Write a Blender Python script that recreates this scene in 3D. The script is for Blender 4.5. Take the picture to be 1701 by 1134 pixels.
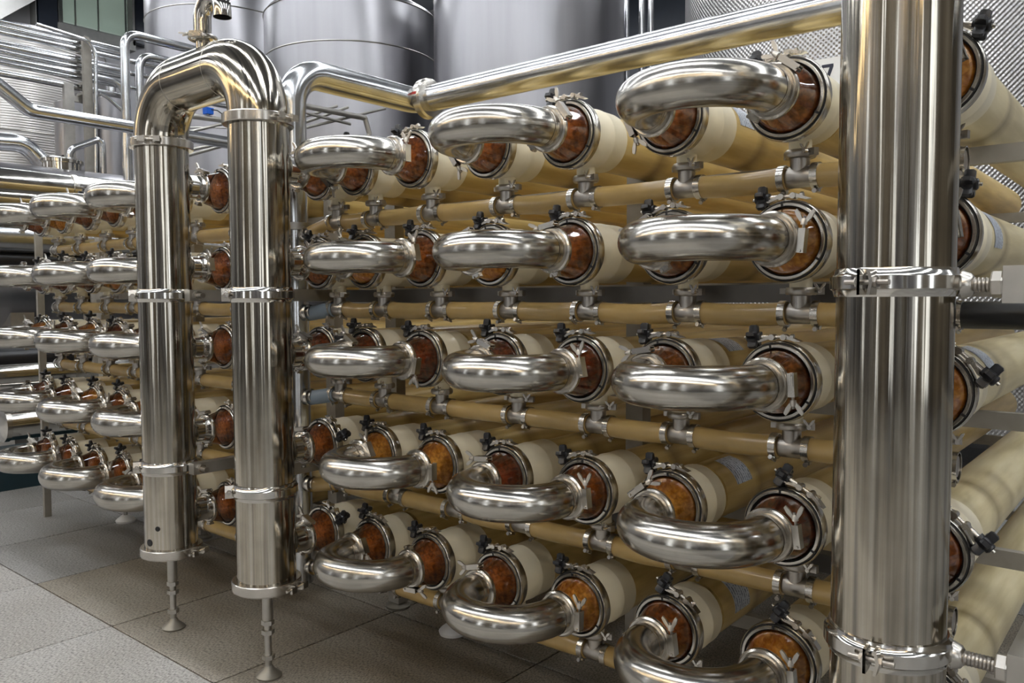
import bpy, math, random
from math import sin, cos, pi, radians
from mathutils import Vector, Matrix, Euler

random.seed(7)
S = bpy.context.scene
for o in list(bpy.data.objects):
    bpy.data.objects.remove(o, do_unlink=True)
COL = S.collection

# ------------------------------------------------------------------ camera
CAM = Vector((0.0, -2.18, 1.553))
F_PX, YAW, PITCH, ROLL = 1349.8, 0.693, 0.053, -0.003
cd = bpy.data.cameras.new('camera')
cd.sensor_width = 36.0
cd.lens = F_PX / 1701.0 * 36.0
cd.clip_end = 200
cam = bpy.data.objects.new('camera', cd)
COL.objects.link(cam)
FW = Vector((-sin(YAW) * cos(PITCH), cos(YAW) * cos(PITCH), -sin(PITCH)))
RT = Vector((cos(YAW), sin(YAW), 0))
UP = RT.cross(FW)
RT, UP = cos(ROLL) * RT + sin(ROLL) * UP, -sin(ROLL) * RT + cos(ROLL) * UP
M = Matrix((RT, UP, -FW)).transposed().to_4x4()
M.translation = CAM
cam.matrix_world = M
S.camera = cam

def ray(x, y):
    return FW + RT * ((x - 850.5) / F_PX) - UP * ((y - 567) / F_PX)
def onX(x, y, X):
    d = ray(x, y); return CAM + d * ((X - CAM.x) / d.x)
def onY(x, y, Y):
    d = ray(x, y); return CAM + d * ((Y - CAM.y) / d.y)

# ------------------------------------------------------------------ world, exposure
w = bpy.data.worlds.new('world'); S.world = w; w.use_nodes = True
w.node_tree.nodes['Background'].inputs[0].default_value = (0.75, 0.82, 0.92, 1)
w.node_tree.nodes['Background'].inputs[1].default_value = 0.05
S.view_settings.view_transform = 'Standard'
S.view_settings.look = 'None'
S.view_settings.gamma = 1
S.view_settings.use_curve_mapping = False
S.view_settings.exposure = -0.10

# lamps of the hall and added light sources (built below): strengths
LAMP_STRENGTH = 27.0          # cool white high-bay panels
WARM_STRENGTH = 20.0          # added warm linear lamps, out of view
WINDOW_STRENGTH = 3.0         # daylight of the added windows, out of view

# ------------------------------------------------------------------ materials
def nt(name):
    m = bpy.data.materials.new(name); m.use_nodes = True
    t = m.node_tree
    return m, t, t.nodes['Principled BSDF']
def noise(t, scale, detail=4, vec=None, stretch=None):
    n = t.nodes.new('ShaderNodeTexNoise'); n.inputs['Scale'].default_value = scale
    n.inputs['Detail'].default_value = detail
    co = t.nodes.new('ShaderNodeTexCoord')
    if stretch:
        mp = t.nodes.new('ShaderNodeMapping'); mp.inputs['Scale'].default_value = stretch
        t.links.new(co.outputs['Object'], mp.inputs['Vector']); t.links.new(mp.outputs[0], n.inputs['Vector'])
    else:
        t.links.new(co.outputs['Object'], n.inputs['Vector'])
    return n
def ramp(t, src, stops):
    r = t.nodes.new('ShaderNodeValToRGB')
    e = r.color_ramp.elements
    while len(e) < len(stops): e.new(0.5)
    for k, (p, c) in enumerate(stops):
        e[k].position = p; e[k].color = (c[0], c[1], c[2], 1)
    t.links.new(src, r.inputs[0]); return r
def metal(name, col, rough, var=0.08, scale=6, stretch=None, bump=0.0, bscale=4, bstretch=None):
    m, t, b = nt(name)
    b.inputs['Metallic'].default_value = 1
    n = noise(t, scale, 5, stretch=stretch)
    c2 = tuple(v * 0.8 for v in col)
    r = ramp(t, n.outputs[0], [(0.3, c2), (0.7, col)])
    t.links.new(r.outputs[0], b.inputs['Base Color'])
    mr = t.nodes.new('ShaderNodeMapRange')
    mr.inputs['From Min'].default_value = 0.3; mr.inputs['From Max'].default_value = 0.7
    mr.inputs['To Min'].default_value = max(0.03, rough - var); mr.inputs['To Max'].default_value = rough + var
    t.links.new(n.outputs[0], mr.inputs['Value']); t.links.new(mr.outputs[0], b.inputs['Roughness'])
    if bump:
        n2 = noise(t, bscale, 2, stretch=bstretch)
        bp = t.nodes.new('ShaderNodeBump'); bp.inputs['Strength'].default_value = bump
        bp.inputs['Distance'].default_value = 0.05
        t.links.new(n2.outputs[0], bp.inputs['Height']); t.links.new(bp.outputs[0], b.inputs['Normal'])
    return m
def plain(name, col, rough=0.5, metallic=0, coat=0, spec=0.5, var=0.12, scale=8, stretch=None, detail=5):
    m, t, b = nt(name)
    n = noise(t, scale, detail, stretch=stretch)
    r = ramp(t, n.outputs[0], [(0.3, tuple(v * (1 - var) for v in col)), (0.7, tuple(min(1, v * (1 + var * .5)) for v in col))])
    t.links.new(r.outputs[0], b.inputs['Base Color'])
    b.inputs['Roughness'].default_value = rough; b.inputs['Metallic'].default_value = metallic
    b.inputs['Coat Weight'].default_value = coat; b.inputs['Coat Roughness'].default_value = 0.08
    b.inputs['Specular IOR Level'].default_value = spec
    return m
def emit(name, col, s):
    m, t, b = nt(name)
    b.inputs['Base Color'].default_value = (*col, 1)
    b.inputs['Emission Color'].default_value = (*col, 1); b.inputs['Emission Strength'].default_value = s
    return m

MT = {}
def streak_metal(name, col, rough, amp, scale, along, tint=.0):
    """drawn tube: roughness, tint and faint ripple run along the pipe"""
    m, t, b = nt(name)
    b.inputs['Metallic'].default_value = 1
    at = t.nodes.new('ShaderNodeAttribute'); at.attribute_name = 'st'
    oi = t.nodes.new('ShaderNodeObjectInfo')
    ad = t.nodes.new('ShaderNodeVectorMath'); ad.operation = 'MULTIPLY_ADD'
    ad.inputs[1].default_value = (1, 1, along)
    cb = t.nodes.new('ShaderNodeCombineXYZ'); ml = t.nodes.new('ShaderNodeMath'); ml.operation = 'MULTIPLY'; ml.inputs[1].default_value = 40
    t.links.new(oi.outputs['Random'], ml.inputs[0]); t.links.new(ml.outputs[0], cb.inputs['Z'])
    t.links.new(at.outputs['Vector'], ad.inputs[0]); t.links.new(cb.outputs[0], ad.inputs[2])
    n = t.nodes.new('ShaderNodeTexNoise'); n.inputs['Scale'].default_value = scale; n.inputs['Detail'].default_value = 3
    t.links.new(ad.outputs[0], n.inputs['Vector'])
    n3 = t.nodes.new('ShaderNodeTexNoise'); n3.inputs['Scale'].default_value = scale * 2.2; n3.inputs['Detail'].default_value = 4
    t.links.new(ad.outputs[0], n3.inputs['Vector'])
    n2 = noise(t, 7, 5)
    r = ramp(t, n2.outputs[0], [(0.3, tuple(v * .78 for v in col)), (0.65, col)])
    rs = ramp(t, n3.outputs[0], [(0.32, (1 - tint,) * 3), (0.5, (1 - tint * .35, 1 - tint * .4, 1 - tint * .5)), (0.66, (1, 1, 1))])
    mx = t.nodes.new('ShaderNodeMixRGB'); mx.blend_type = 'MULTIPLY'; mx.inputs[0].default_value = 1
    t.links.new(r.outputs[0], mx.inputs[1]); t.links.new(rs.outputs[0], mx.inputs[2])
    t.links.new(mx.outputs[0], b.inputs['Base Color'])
    mr = t.nodes.new('ShaderNodeMapRange'); mr.inputs['From Min'].default_value = .3; mr.inputs['From Max'].default_value = .7
    mr.inputs['To Min'].default_value = rough * .7; mr.inputs['To Max'].default_value = rough * 1.35
    t.links.new(n3.outputs[0], mr.inputs['Value']); t.links.new(mr.outputs[0], b.inputs['Roughness'])
    bp = t.nodes.new('ShaderNodeBump'); bp.inputs['Strength'].default_value = amp; bp.inputs['Distance'].default_value = .05
    t.links.new(n.outputs[0], bp.inputs['Height']); t.links.new(bp.outputs[0], b.inputs['Normal'])
    return m
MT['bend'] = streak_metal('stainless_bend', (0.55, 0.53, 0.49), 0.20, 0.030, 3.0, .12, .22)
MT['header'] = streak_metal('stainless_header', (0.58, 0.55, 0.49), 0.13, 0.06, 3.2, .12, .55)  # streak tint paints dirt drips and reflection stripes into the header colour
MT['polish'] = metal('stainless_polished', (0.66, 0.64, 0.60), 0.13, 0.04, 8, bump=0.03)
MT['clamp'] = metal('stainless_clamp', (0.58, 0.55, 0.50), 0.24, 0.03, 12)
MT['cast'] = metal('stainless_cast', (0.44, 0.41, 0.37), 0.33, 0.05, 20)
MT['dull'] = metal('stainless_dull', (0.52, 0.50, 0.46), 0.42, 0.08, 12)
MT['pipe'] = streak_metal('stainless_pipe', (0.60, 0.61, 0.62), 0.20, 0.03, 3.0, .3)
MT['tank'] = metal('stainless_tank', (0.36, 0.355, 0.37), 0.33, 0.05, 2.0, stretch=(2, 2, .15), bump=0.05, bscale=1.2, bstretch=(1, 1, .2))
MT['wing'] = metal('bare_cast_nut', (0.62, 0.59, 0.54), 0.38, 0.04, 20)
MT['black'] = plain('black_plastic', (0.012, 0.012, 0.014), 0.32, spec=0.5)
MT['gasket'] = plain('black_rubber', (0.01, 0.01, 0.01), 0.6)
MT['sleeve'] = plain('cream_sleeve', (0.80, 0.73, 0.55), 0.42, coat=0.15, var=0.10, scale=9)
MT['hose'] = plain('tan_hose', (0.43, 0.29, 0.105), 0.30, coat=0.3, var=0.18, scale=10)
MT['hosegrey'] = plain('grey_blue_hose', (0.20, 0.25, 0.30), 0.45, var=0.15)
MT['hoseblack'] = plain('black_hose', (0.008, 0.008, 0.008), 0.35)
MT['steelpaint'] = plain('grey_steel_beam', (0.30, 0.28, 0.245), 0.45, metallic=0.25, var=0.15, scale=14)
MT['darkbar'] = plain('dark_steel_bar', (0.10, 0.095, 0.09), 0.45, metallic=0.2, var=0.15, scale=14)
MT['foot'] = plain('foot_pad', (0.27, 0.25, 0.21), 0.45, metallic=0.6)
MT['white'] = plain('white_paint', (0.78, 0.77, 0.74), 0.5, var=0.05)
MT['ink'] = plain('navy_ink', (0.010, 0.012, 0.03), 0.5)
MT['red'] = plain('red_mark', (0.45, 0.03, 0.02), 0.5)
MT['blue'] = plain('blue_sensor', (0.01, 0.12, 0.62), 0.4)
MT['navy'] = plain('dark_navy_frame', (0.012, 0.018, 0.03), 0.35, var=0.1)
MT['mullion'] = plain('grey_mullion', (0.22, 0.22, 0.21), 0.5)
MT['wall'] = plain('painted_wall', (0.34, 0.34, 0.35), 0.75, var=0.06, scale=1.5)
MT['warmwall'] = plain('warm_painted_wall', (0.16, 0.135, 0.10), 0.75, var=0.08, scale=1.5)
MT['ceiling'] = plain('ceiling_sheet', (0.30, 0.32, 0.35), 0.7, var=0.05, scale=1)
MT['teal'] = plain('teal_crate', (0.005, 0.022, 0.03), 0.5)
MT['lamp'] = emit('lamp_panel', (0.93, 0.96, 1.0), LAMP_STRENGTH)
MT['warm'] = emit('added_warm_lamp', (1.0, 0.74, 0.40), WARM_STRENGTH)
MT['daylight'] = emit('added_daylight_pane', (0.92, 0.96, 1.0), WINDOW_STRENGTH)

def m_tube(name, c1, c2, c3):
    m, t, b = nt(name)
    n = noise(t, 5, 6, stretch=(6, .5, 6))
    r = ramp(t, n.outputs[0], [(0.25, c1), (0.55, c2), (0.8, c3)])
    # dark ring of the glue joint showing through the resin
    co = t.nodes.new('ShaderNodeTexCoord'); sx = t.nodes.new('ShaderNodeSeparateXYZ')
    t.links.new(co.outputs['Object'], sx.inputs[0])
    rr = ramp(t, sx.outputs['Y'], [(0.0, (1, 1, 1)), (0.40, (1, 1, 1)), (0.45, (.38, .33, .25)), (0.53, (1, 1, 1))])
    mx = t.nodes.new('ShaderNodeMixRGB'); mx.blend_type = 'MULTIPLY'; mx.inputs[0].default_value = 0.75
    t.links.new(r.outputs[0], mx.inputs[1]); t.links.new(rr.outputs[0], mx.inputs[2])
    t.links.new(mx.outputs[0], b.inputs['Base Color'])
    b.inputs['Roughness'].default_value = 0.38; b.inputs['Coat Weight'].default_value = 0.2
    b.inputs['Coat Roughness'].default_value = 0.15
    return m
MT['tube'] = m_tube('fibreglass_tube', (0.40, 0.275, 0.085), (0.58, 0.42, 0.155), (0.66, 0.51, 0.23))
MT['tubepale'] = m_tube('pale_fibreglass_tube', (0.52, 0.43, 0.22), (0.66, 0.57, 0.34), (0.74, 0.66, 0.44))

def m_cone(name, dark, light, k):
    m, t, b = nt(name)
    n = noise(t, 75, 4, stretch=(1, .5, 1)); n.inputs['Distortion'].default_value = .4
    n2 = noise(t, 9, 2)
    mm = t.nodes.new('ShaderNodeMath'); mm.operation = 'MULTIPLY_ADD'; mm.inputs[1].default_value = .55
    t.links.new(n2.outputs[0], mm.inputs[0])
    ml = t.nodes.new('ShaderNodeMath'); ml.operation = 'MULTIPLY'; ml.inputs[1].default_value = .5
    t.links.new(n.outputs[0], ml.inputs[0]); t.links.new(ml.outputs[0], mm.inputs[2])
    r = ramp(t, mm.outputs[0], [(0.42, dark), (0.53, tuple(a * .6 + c * .4 for a, c in zip(dark, light))), (0.64, light)])
    t.links.new(r.outputs[0], b.inputs['Base Color'])
    b.inputs['Roughness'].default_value = 0.45
    return m
MT['cone0'] = m_cone('amber_clear_cone', (0.46, 0.16, 0.015), (1.0, 0.60, 0.13), 0)
MT['cone1'] = m_cone('brown_clear_cone', (0.11, 0.028, 0.006), (0.54, 0.18, 0.034), 1)
MT['cone2'] = m_cone('dark_red_clear_cone', (0.06, 0.012, 0.004), (0.34, 0.075, 0.022), 2)

def m_clear(name, tint):
    """clear plastic reducer: tinted see-through wall with a glossy skin"""
    m = bpy.data.materials.new(name); m.use_nodes = True
    t = m.node_tree; t.nodes.clear()
    out = t.nodes.new('ShaderNodeOutputMaterial'); mix = t.nodes.new('ShaderNodeMixShader')
    tr = t.nodes.new('ShaderNodeBsdfTransparent'); tr.inputs[0].default_value = (*tint, 1)
    gl = t.nodes.new('ShaderNodeBsdfGlossy'); gl.inputs['Roughness'].default_value = .06; gl.inputs['Color'].default_value = (.9, .9, .9, 1)
    fr = t.nodes.new('ShaderNodeFresnel'); fr.inputs['IOR'].default_value = 1.75
    t.links.new(fr.outputs[0], mix.inputs[0]); t.links.new(tr.outputs[0], mix.inputs[1]); t.links.new(gl.outputs[0], mix.inputs[2])
    t.links.new(mix.outputs[0], out.inputs['Surface'])
    return m
MT['clear'] = m_clear('clear_brown_plastic', (0.90, 0.78, 0.62))
def m_sticker():
    m, t, b = nt('printed_sticker')
    co = t.nodes.new('ShaderNodeTexCoord')
    wv = t.nodes.new('ShaderNodeTexWave'); wv.bands_direction = 'Y'; wv.inputs['Scale'].default_value = 22
    t.links.new(co.outputs['Object'], wv.inputs['Vector'])
    n = noise(t, 160, 1)
    mu = t.nodes.new('ShaderNodeMath'); mu.operation = 'MULTIPLY'
    t.links.new(wv.outputs['Fac'], mu.inputs[0]); t.links.new(n.outputs[0], mu.inputs[1])
    r = ramp(t, mu.outputs[0], [(0.40, (0.46, 0.50, 0.56)), (0.50, (0.03, 0.04, 0.08))])
    t.links.new(r.outputs[0], b.inputs['Base Color']); b.inputs['Roughness'].default_value = 0.4
    return m
MT['sticker'] = m_sticker()

def m_floor(name, base, dirt):
    m, t, b = nt(name)
    n = noise(t, 150, 3, stretch=(1, .55, 1)); n2 = noise(t, 1.3, 4)
    r = ramp(t, n.outputs[0], [(0.34, tuple(v * .38 for v in base)), (0.47, tuple(v * .85 for v in base)), (0.64, tuple(v * 1.25 for v in base))])
    r2 = ramp(t, n2.outputs[0], [(0.35, dirt), (0.62, (1, 1, 1))])
    mx = t.nodes.new('ShaderNodeMixRGB'); mx.blend_type = 'MULTIPLY'; mx.inputs[0].default_value = 0.9
    t.links.new(r.outputs[0], mx.inputs[1]); t.links.new(r2.outputs[0], mx.inputs[2])
    t.links.new(mx.outputs[0], b.inputs['Base Color'])
    mr = t.nodes.new('ShaderNodeMapRange'); mr.inputs['To Min'].default_value = .45; mr.inputs['To Max'].default_value = .65
    t.links.new(n2.outputs[0], mr.inputs['Value']); t.links.new(mr.outputs[0], b.inputs['Roughness'])
    return m
MT['tile'] = m_floor('granite_tile', (0.40, 0.39, 0.37), (.80, .78, .75))
MT['tilegrey'] = m_floor('grey_granite_tile', (0.25, 0.245, 0.235), (.72, .70, .68))  # darker and greyer than the front tiles
MT['tilebrown'] = m_floor('stained_granite_tile', (0.26, 0.235, 0.195), (.66, .62, .56))
MT['grout'] = plain('dark_grout', (0.085, 0.06, 0.05), 0.8, scale=20)

def m_dimple(name, col, rough, sx, sz, strength):
    """jacketed tank shell: rows of pressed dimples as fine relief"""
    m, t, b = nt(name)
    b.inputs['Metallic'].default_value = 1
    b.inputs['Roughness'].default_value = rough
    n0 = noise(t, 1.5, 3)
    r0 = ramp(t, n0.outputs[0], [(0.3, tuple(v * .8 for v in col)), (0.7, col)])
    t.links.new(r0.outputs[0], b.inputs['Base Color'])
    co = t.nodes.new('ShaderNodeTexCoord'); s = t.nodes.new('ShaderNodeSeparateXYZ')
    t.links.new(co.outputs['Object'], s.inputs[0])
    def mth(op, a, bb=None, v=None):
        k = t.nodes.new('ShaderNodeMath'); k.operation = op
        t.links.new(a, k.inputs[0])
        if bb is not None: t.links.new(bb, k.inputs[1])
        if v is not None: k.inputs[1].default_value = v
        return k.outputs[0]
    at = mth('ARCTAN2', s.outputs['Y'], s.outputs['X'])
    u = mth('SINE', mth('MULTIPLY', at, v=sx)); z = mth('MULTIPLY', s.outputs['Z'], v=sz)
    v_ = mth('SINE', z)
    h = mth('MULTIPLY', u, v_) if sx else v_
    bp = t.nodes.new('ShaderNodeBump'); bp.inputs['Strength'].default_value = strength; bp.inputs['Distance'].default_value = .02
    t.links.new(h, bp.inputs['Height']); t.links.new(bp.outputs[0], b.inputs['Normal'])
    return m
MT['dimple'] = m_dimple('dimpled_jacket', (0.50, 0.49, 0.48), 0.30, 300, 150, 0.30)
MT['dimplefar'] = m_dimple('dimpled_jacket_far', (0.62, 0.60, 0.57), 0.34, 0, 190, 0.10)

def m_glass():
    m, t, b = nt('office_glass')
    b.inputs['Base Color'].default_value = (0.92, 0.97, 0.94, 1)
    b.inputs['Transmission Weight'].default_value = 1; b.inputs['Roughness'].default_value = 0.02
    b.inputs['IOR'].default_value = 1.1
    return m
MT['glass'] = m_glass()

# ------------------------------------------------------------------ mesh builder
class MB:
    def __init__(s): s.v = []; s.f = []; s.st = []
    def add(s, vs, fs, mat=None, st=None):
        k = len(s.v); s.st += st if st else [(v[0] * 9, v[1] * 9, v[2] * 9) for v in vs]
        s.v += [tuple(mat @ Vector(v)) if mat else tuple(v) for v in vs]
        s.f += [tuple(i + k for i in f) for f in fs]
    def lathe(s, prof, org=(0, 0, 0), axis=(0, 1, 0), seg=32, cap=(True, True), a0=0, a1=None):
        """prof: list of (radius, height along axis)"""
        ax = Vector(axis).normalized()
        e1 = ax.orthogonal().normalized() if abs(ax.z) < .99 else Vector((1, 0, 0))
        if abs(ax.y) > .99: e1 = Vector((1, 0, 0))
        e2 = ax.cross(e1)
        if abs(ax.y) > .99: e2 = Vector((0, 0, 1))
        o = Vector(org); vs = []; fs = []; st = []
        full = a1 is None
        n = seg if full else seg + 1
        for r, h in prof:
            for k in range(n):
                a = 2 * pi * k / seg if full else a0 + (a1 - a0) * k / seg
                vs.append(o + ax * h + e1 * (r * cos(a)) + e2 * (r * sin(a))); st.append((cos(a), sin(a), h))
        m = len(prof)
        for i in range(m - 1):
            for k in range(seg):
                k2 = (k + 1) % n
                fs.append((i * n + k, i * n + k2, (i + 1) * n + k2, (i + 1) * n + k))
        if full and cap[0]: fs.append(tuple(range(n))[::-1])
        if full and cap[1]: fs.append(tuple((m - 1) * n + k for k in range(n)))
        s.add(vs, fs, None, st); return s
    def ring(s, prof, org=(0, 0, 0), axis=(0, 1, 0), seg=32):
        """closed profile revolved (torus-like)"""
        return s.lathe(list(prof) + [prof[0]], org, axis, seg, (False, False))
    def cyl(s, a, b, r, seg=16, r2=None):
        a = Vector(a); b = Vector(b); d = b - a
        return s.lathe([(r, 0), (r if r2 is None else r2, d.length)], a, d, seg)
    def sweep(s, pts, r, seg=20, cap=True):
        P = [Vector(p) for p in pts]; n = len(P)
        T = []
        for i in range(n):
            d = (P[min(i + 1, n - 1)] - P[max(i - 1, 0)]); T.append(d.normalized())
        u = T[0].orthogonal().normalized(); vs = []; fs = []; st = []; ln = 0
        for i in range(n):
            if i:
                q = T[i - 1].rotation_difference(T[i]); u = q @ u
            u = (u - T[i] * u.dot(T[i])).normalized()
            v = T[i].cross(u)
            if i: ln += (P[i] - P[i - 1]).length
            rr = r[i] if isinstance(r, (list, tuple)) else r
            for k in range(seg):
                a = 2 * pi * k / seg
                vs.append(P[i] + u * (rr * cos(a)) + v * (rr * sin(a))); st.append((cos(a), sin(a), ln))
        for i in range(n - 1):
            for k in range(seg):
                k2 = (k + 1) % seg
                fs.append((i * seg + k, i * seg + k2, (i + 1) * seg + k2, (i + 1) * seg + k))
        if cap:
            fs.append(tuple(range(seg))[::-1]); fs.append(tuple((n - 1) * seg + k for k in range(seg)))
        s.add(vs, fs, None, st); return s
    def box(s, c, d, rot=None):
        x, y, z = (q / 2 for q in d)
        vs = [(-x, -y, -z), (x, -y, -z), (x, y, -z), (-x, y, -z), (-x, -y, z), (x, -y, z), (x, y, z), (-x, y, z)]
        fs = [(3, 2, 1, 0), (4, 5, 6, 7), (0, 1, 5, 4), (1, 2, 6, 5), (2, 3, 7, 6), (3, 0, 4, 7)]
        m = Matrix.Translation(Vector(c))
        if rot is not None: m = m @ rot.to_4x4()
        s.add(vs, fs, m); return s
    def prism(s, poly, a, b, ex=(1, 0, 0), ey=(0, 0, 1), en=(0, 1, 0), org=(0, 0, 0), inset=0):
        """polygon in the ex/ey plane, extruded from a to b along en"""
        ex, ey, en, o = Vector(ex), Vector(ey), Vector(en), Vector(org)
        n = len(poly); rings = [(a, 1.0), (b, 1.0)] if not inset else \
            [(a, 1 - inset), (a + (b - a) * .2, 1.0), (a + (b - a) * .8, 1.0), (b, 1 - inset)]
        cx = sum(q[0] for q in poly) / n; cy = sum(q[1] for q in poly) / n
        vs = []; fs = []
        for h, k in rings:
            for (x, y) in poly:
                vs.append(o + ex * (cx + (x - cx) * k) + ey * (cy + (y - cy) * k) + en * h)
        m = len(rings)
        for i in range(m - 1):
            for k in range(n):
                k2 = (k + 1) % n
                fs.append((i * n + k, i * n + k2, (i + 1) * n + k2, (i + 1) * n + k))
        fs.append(tuple(range(n))[::-1]); fs.append(tuple((m - 1) * n + k for k in range(n)))
        s.add(vs, fs); return s
    def mesh(s, name, mat, smooth=True, angle=38):
        me = bpy.data.meshes.new(name)
        me.from_pydata(s.v, [], s.f); me.update()
        at = me.attributes.new('st', 'FLOAT_VECTOR', 'POINT'); at.data.foreach_set('vector', [c for q in s.st for c in q])
        import bmesh
        bm = bmesh.new(); bm.from_mesh(me); bmesh.ops.recalc_face_normals(bm, faces=bm.faces); bm.to_mesh(me); bm.free()
        me.materials.append(MT[mat] if isinstance(mat, str) else mat)
        if smooth:
            me.shade_smooth(); me.set_sharp_from_angle(angle=radians(angle))
        return me

def put(name, me, parent=None, loc=(0, 0, 0), rot=(0, 0, 0)):
    o = bpy.data.objects.new(name, me); COL.objects.link(o)
    o.location = loc; o.rotation_euler = rot
    if parent: o.parent = parent
    return o
def tag(o, label, cat, group=None):
    o['label'] = label; o['category'] = cat
    if group: o['group'] = group
    return o
def thing(name, label, cat, loc=(0, 0, 0), group=None):
    return tag(put(name, None, None, loc), label, cat, group)
def struct(o): o['kind'] = 'structure'; return o

# =================================================================== SETTING
X0, X1, Y0, Y1, HZ = -19.0, 10.0, -11.0, 13.0, 9.0
slab = struct(put('floor', MB().box(((X0 + X1) / 2, (Y0 + Y1) / 2, -.11), (X1 - X0, Y1 - Y0, .2)).mesh('floor', 'grout', False)))
TX, TY = 0.907, 0.963
def tile_mesh(wx, wy, mat):
    g = .004; b = .004
    vs = []; a, c = wx / 2 - g, wy / 2 - g
    for z, k in ((-.012, 0), (-.002, 0), (0, b)):
        vs += [(-a + k, -c + k, z), (a - k, -c + k, z), (a - k, c - k, z), (-a + k, c - k, z)]
    fs = [(8, 9, 10, 11)]
    for i in (0, 4):
        for k in range(4):
            fs.append((i + k, i + (k + 1) % 4, i + 4 + (k + 1) % 4, i + 4 + k))
    q = MB(); q.add(vs, fs); return q.mesh('tile', mat, False)
tm = tile_mesh(TX, TY, 'tile'), tile_mesh(TX, TY, 'tilebrown'), tile_mesh(TX, TY, 'tilegrey')
for i in range(-9, 3):
    for j in range(-3, 6):
        t = put('tile', tm[0 if j < 0 else (1 if j < 3 and i > -3 else 2)], slab, (-2.99 + TX * (i + .5), -.48 + TY * (j + .5), random.uniform(-.0006, .0006)))
# tiles beyond: one joined surface
far = MB()
for i in range(-17, 14):
    for j in range(-11, 14):
        if -9 <= i < 3 and -3 <= j < 6: continue
        x, y = -2.99 + TX * (i + .5), -.48 + TY * (j + .5)
        if X0 + .5 < x < X1 - .5 and Y0 + .5 < y < Y1 - .5:
            far.box((x, y, -.006), (TX - .008, TY - .008, .012))
fo = put('far_tiles', far.mesh('far_tiles', 'tilegrey', False), slab); fo['kind'] = 'stuff'

struct(put('ceiling', MB().box(((X0 + X1) / 2, (Y0 + Y1) / 2, HZ + .1), (X1 - X0, Y1 - Y0, .2)).mesh('ceiling', 'ceiling', False)))
struct(put('wall_right', MB().box((X1 + .1, (Y0 + Y1) / 2, HZ / 2), (.2, Y1 - Y0, HZ)).mesh('wall_right', 'warmwall', False)))
struct(put('wall_back', MB().box(((X0 + X1) / 2, Y1 + .1, HZ / 2), (X1 - X0, .2, HZ)).mesh('wall_back', 'wall', False)))
struct(put('wall_left', MB().box((X0 - .1, (Y0 + Y1) / 2, HZ / 2), (.2, Y1 - Y0, HZ)).mesh('wall_left', 'wall', False)))
struct(put('wall_front', MB().box(((X0 + X1) / 2, Y0 - .1, HZ / 2), (X1 - X0, .2, HZ)).mesh('wall_front', 'warmwall', False)))

# unseen daylight windows added behind the camera and at right for steel reflections
wn = 3
def added_window(c, d, flat):
    """c centre, d (width, height); flat 'y' = in the front wall, 'x' = in the right wall"""
    global wn
    ww, hh = d
    root = struct(put('window_%d' % wn, None, None, c)); wn += 1
    def bx(cx, cz, sx, sz, t, off):
        q = MB()
        q.box((cx, off, cz), (sx, t, sz)) if flat == 'y' else q.box((-off, cx, cz), (t, sx, sz))
        return q
    fr = MB()
    for q in (bx(-ww / 2, 0, .08, hh, .08, .04), bx(ww / 2, 0, .08, hh, .08, .04), bx(0, hh / 2, ww, .08, .08, .04), bx(0, -hh / 2, ww, .08, .08, .04), bx(0, 0, ww, .06, .08, .04)):
        fr.add(q.v, q.f)
    put('window_frame', fr.mesh('window_frame', 'mullion', False), root)
    for s in (-1, 1):
        put('pane', bx(0, s * hh / 4, ww - .08, hh / 2 - .08, .02, .03).mesh('pane', 'daylight', False), root)
for x, ww in ((-15, .9), (-11.2, 1.3), (-7.2, .6), (-3.6, .9), (1.0, .5), (4.6, 1.4)):
    added_window((x, Y0, 3.15), (ww, 5.9), 'y')
for y, ww in ((-7.5, 1.5), (-2.5, 1.2)):
    added_window((X1, y, 3.15), (ww, 5.9), 'x')

# high-bay lamps under the ceiling
def bay_lamp(x, y, lx, ly, i):
    t = thing('ceiling_lamp', 'white high-bay lamp panel hanging under the hall ceiling', 'lamp', (x, y, HZ - 1.0), 'high-bay lamps under the ceiling')
    put('housing', MB().box((0, 0, .06), (lx + .1, ly + .1, .1)).mesh('housing', 'white', False), t)
    put('diffuser', MB().box((0, 0, 0), (lx, ly, .02)).mesh('diffuser', 'lamp', False), t)
    put('hanger', MB().cyl((0, 0, .1), (0, 0, 1.0), .015, 8).mesh('hanger', 'dull'), t)
for i, x in enumerate((-16, -11.5, -7, -2.5, 2, 6.5)):
    for y in (-8.5, -4.5, -.5, 3.5, 8.5):
        bay_lamp(x, y, 4.3, .30, i)
# unseen warm lamps added behind the camera to draw highlights on the bends
for k, x in enumerate((-14.4, -10.7, -7.0, -3.3, .4, 4.1)):
    t = thing('added_linear_lamp', 'warm linear lamp added behind the camera for pipe highlights', 'lamp', (x, -5.0, 4.7), 'added warm linear lamps')
    put('housing', MB().box((0, 0, .05), (3.5, .16, .08)).mesh('housing', 'white', False), t)
    put('diffuser', MB().box((0, 0, 0), (3.5, .14, .03)).mesh('diffuser', 'warm', False), t)
    for sx in (-1.4, 1.4): put('hanger', MB().cyl((sx, 0, .09), (sx, 0, HZ - 4.7), .008, 8).mesh('hanger', 'dull'), t)
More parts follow.
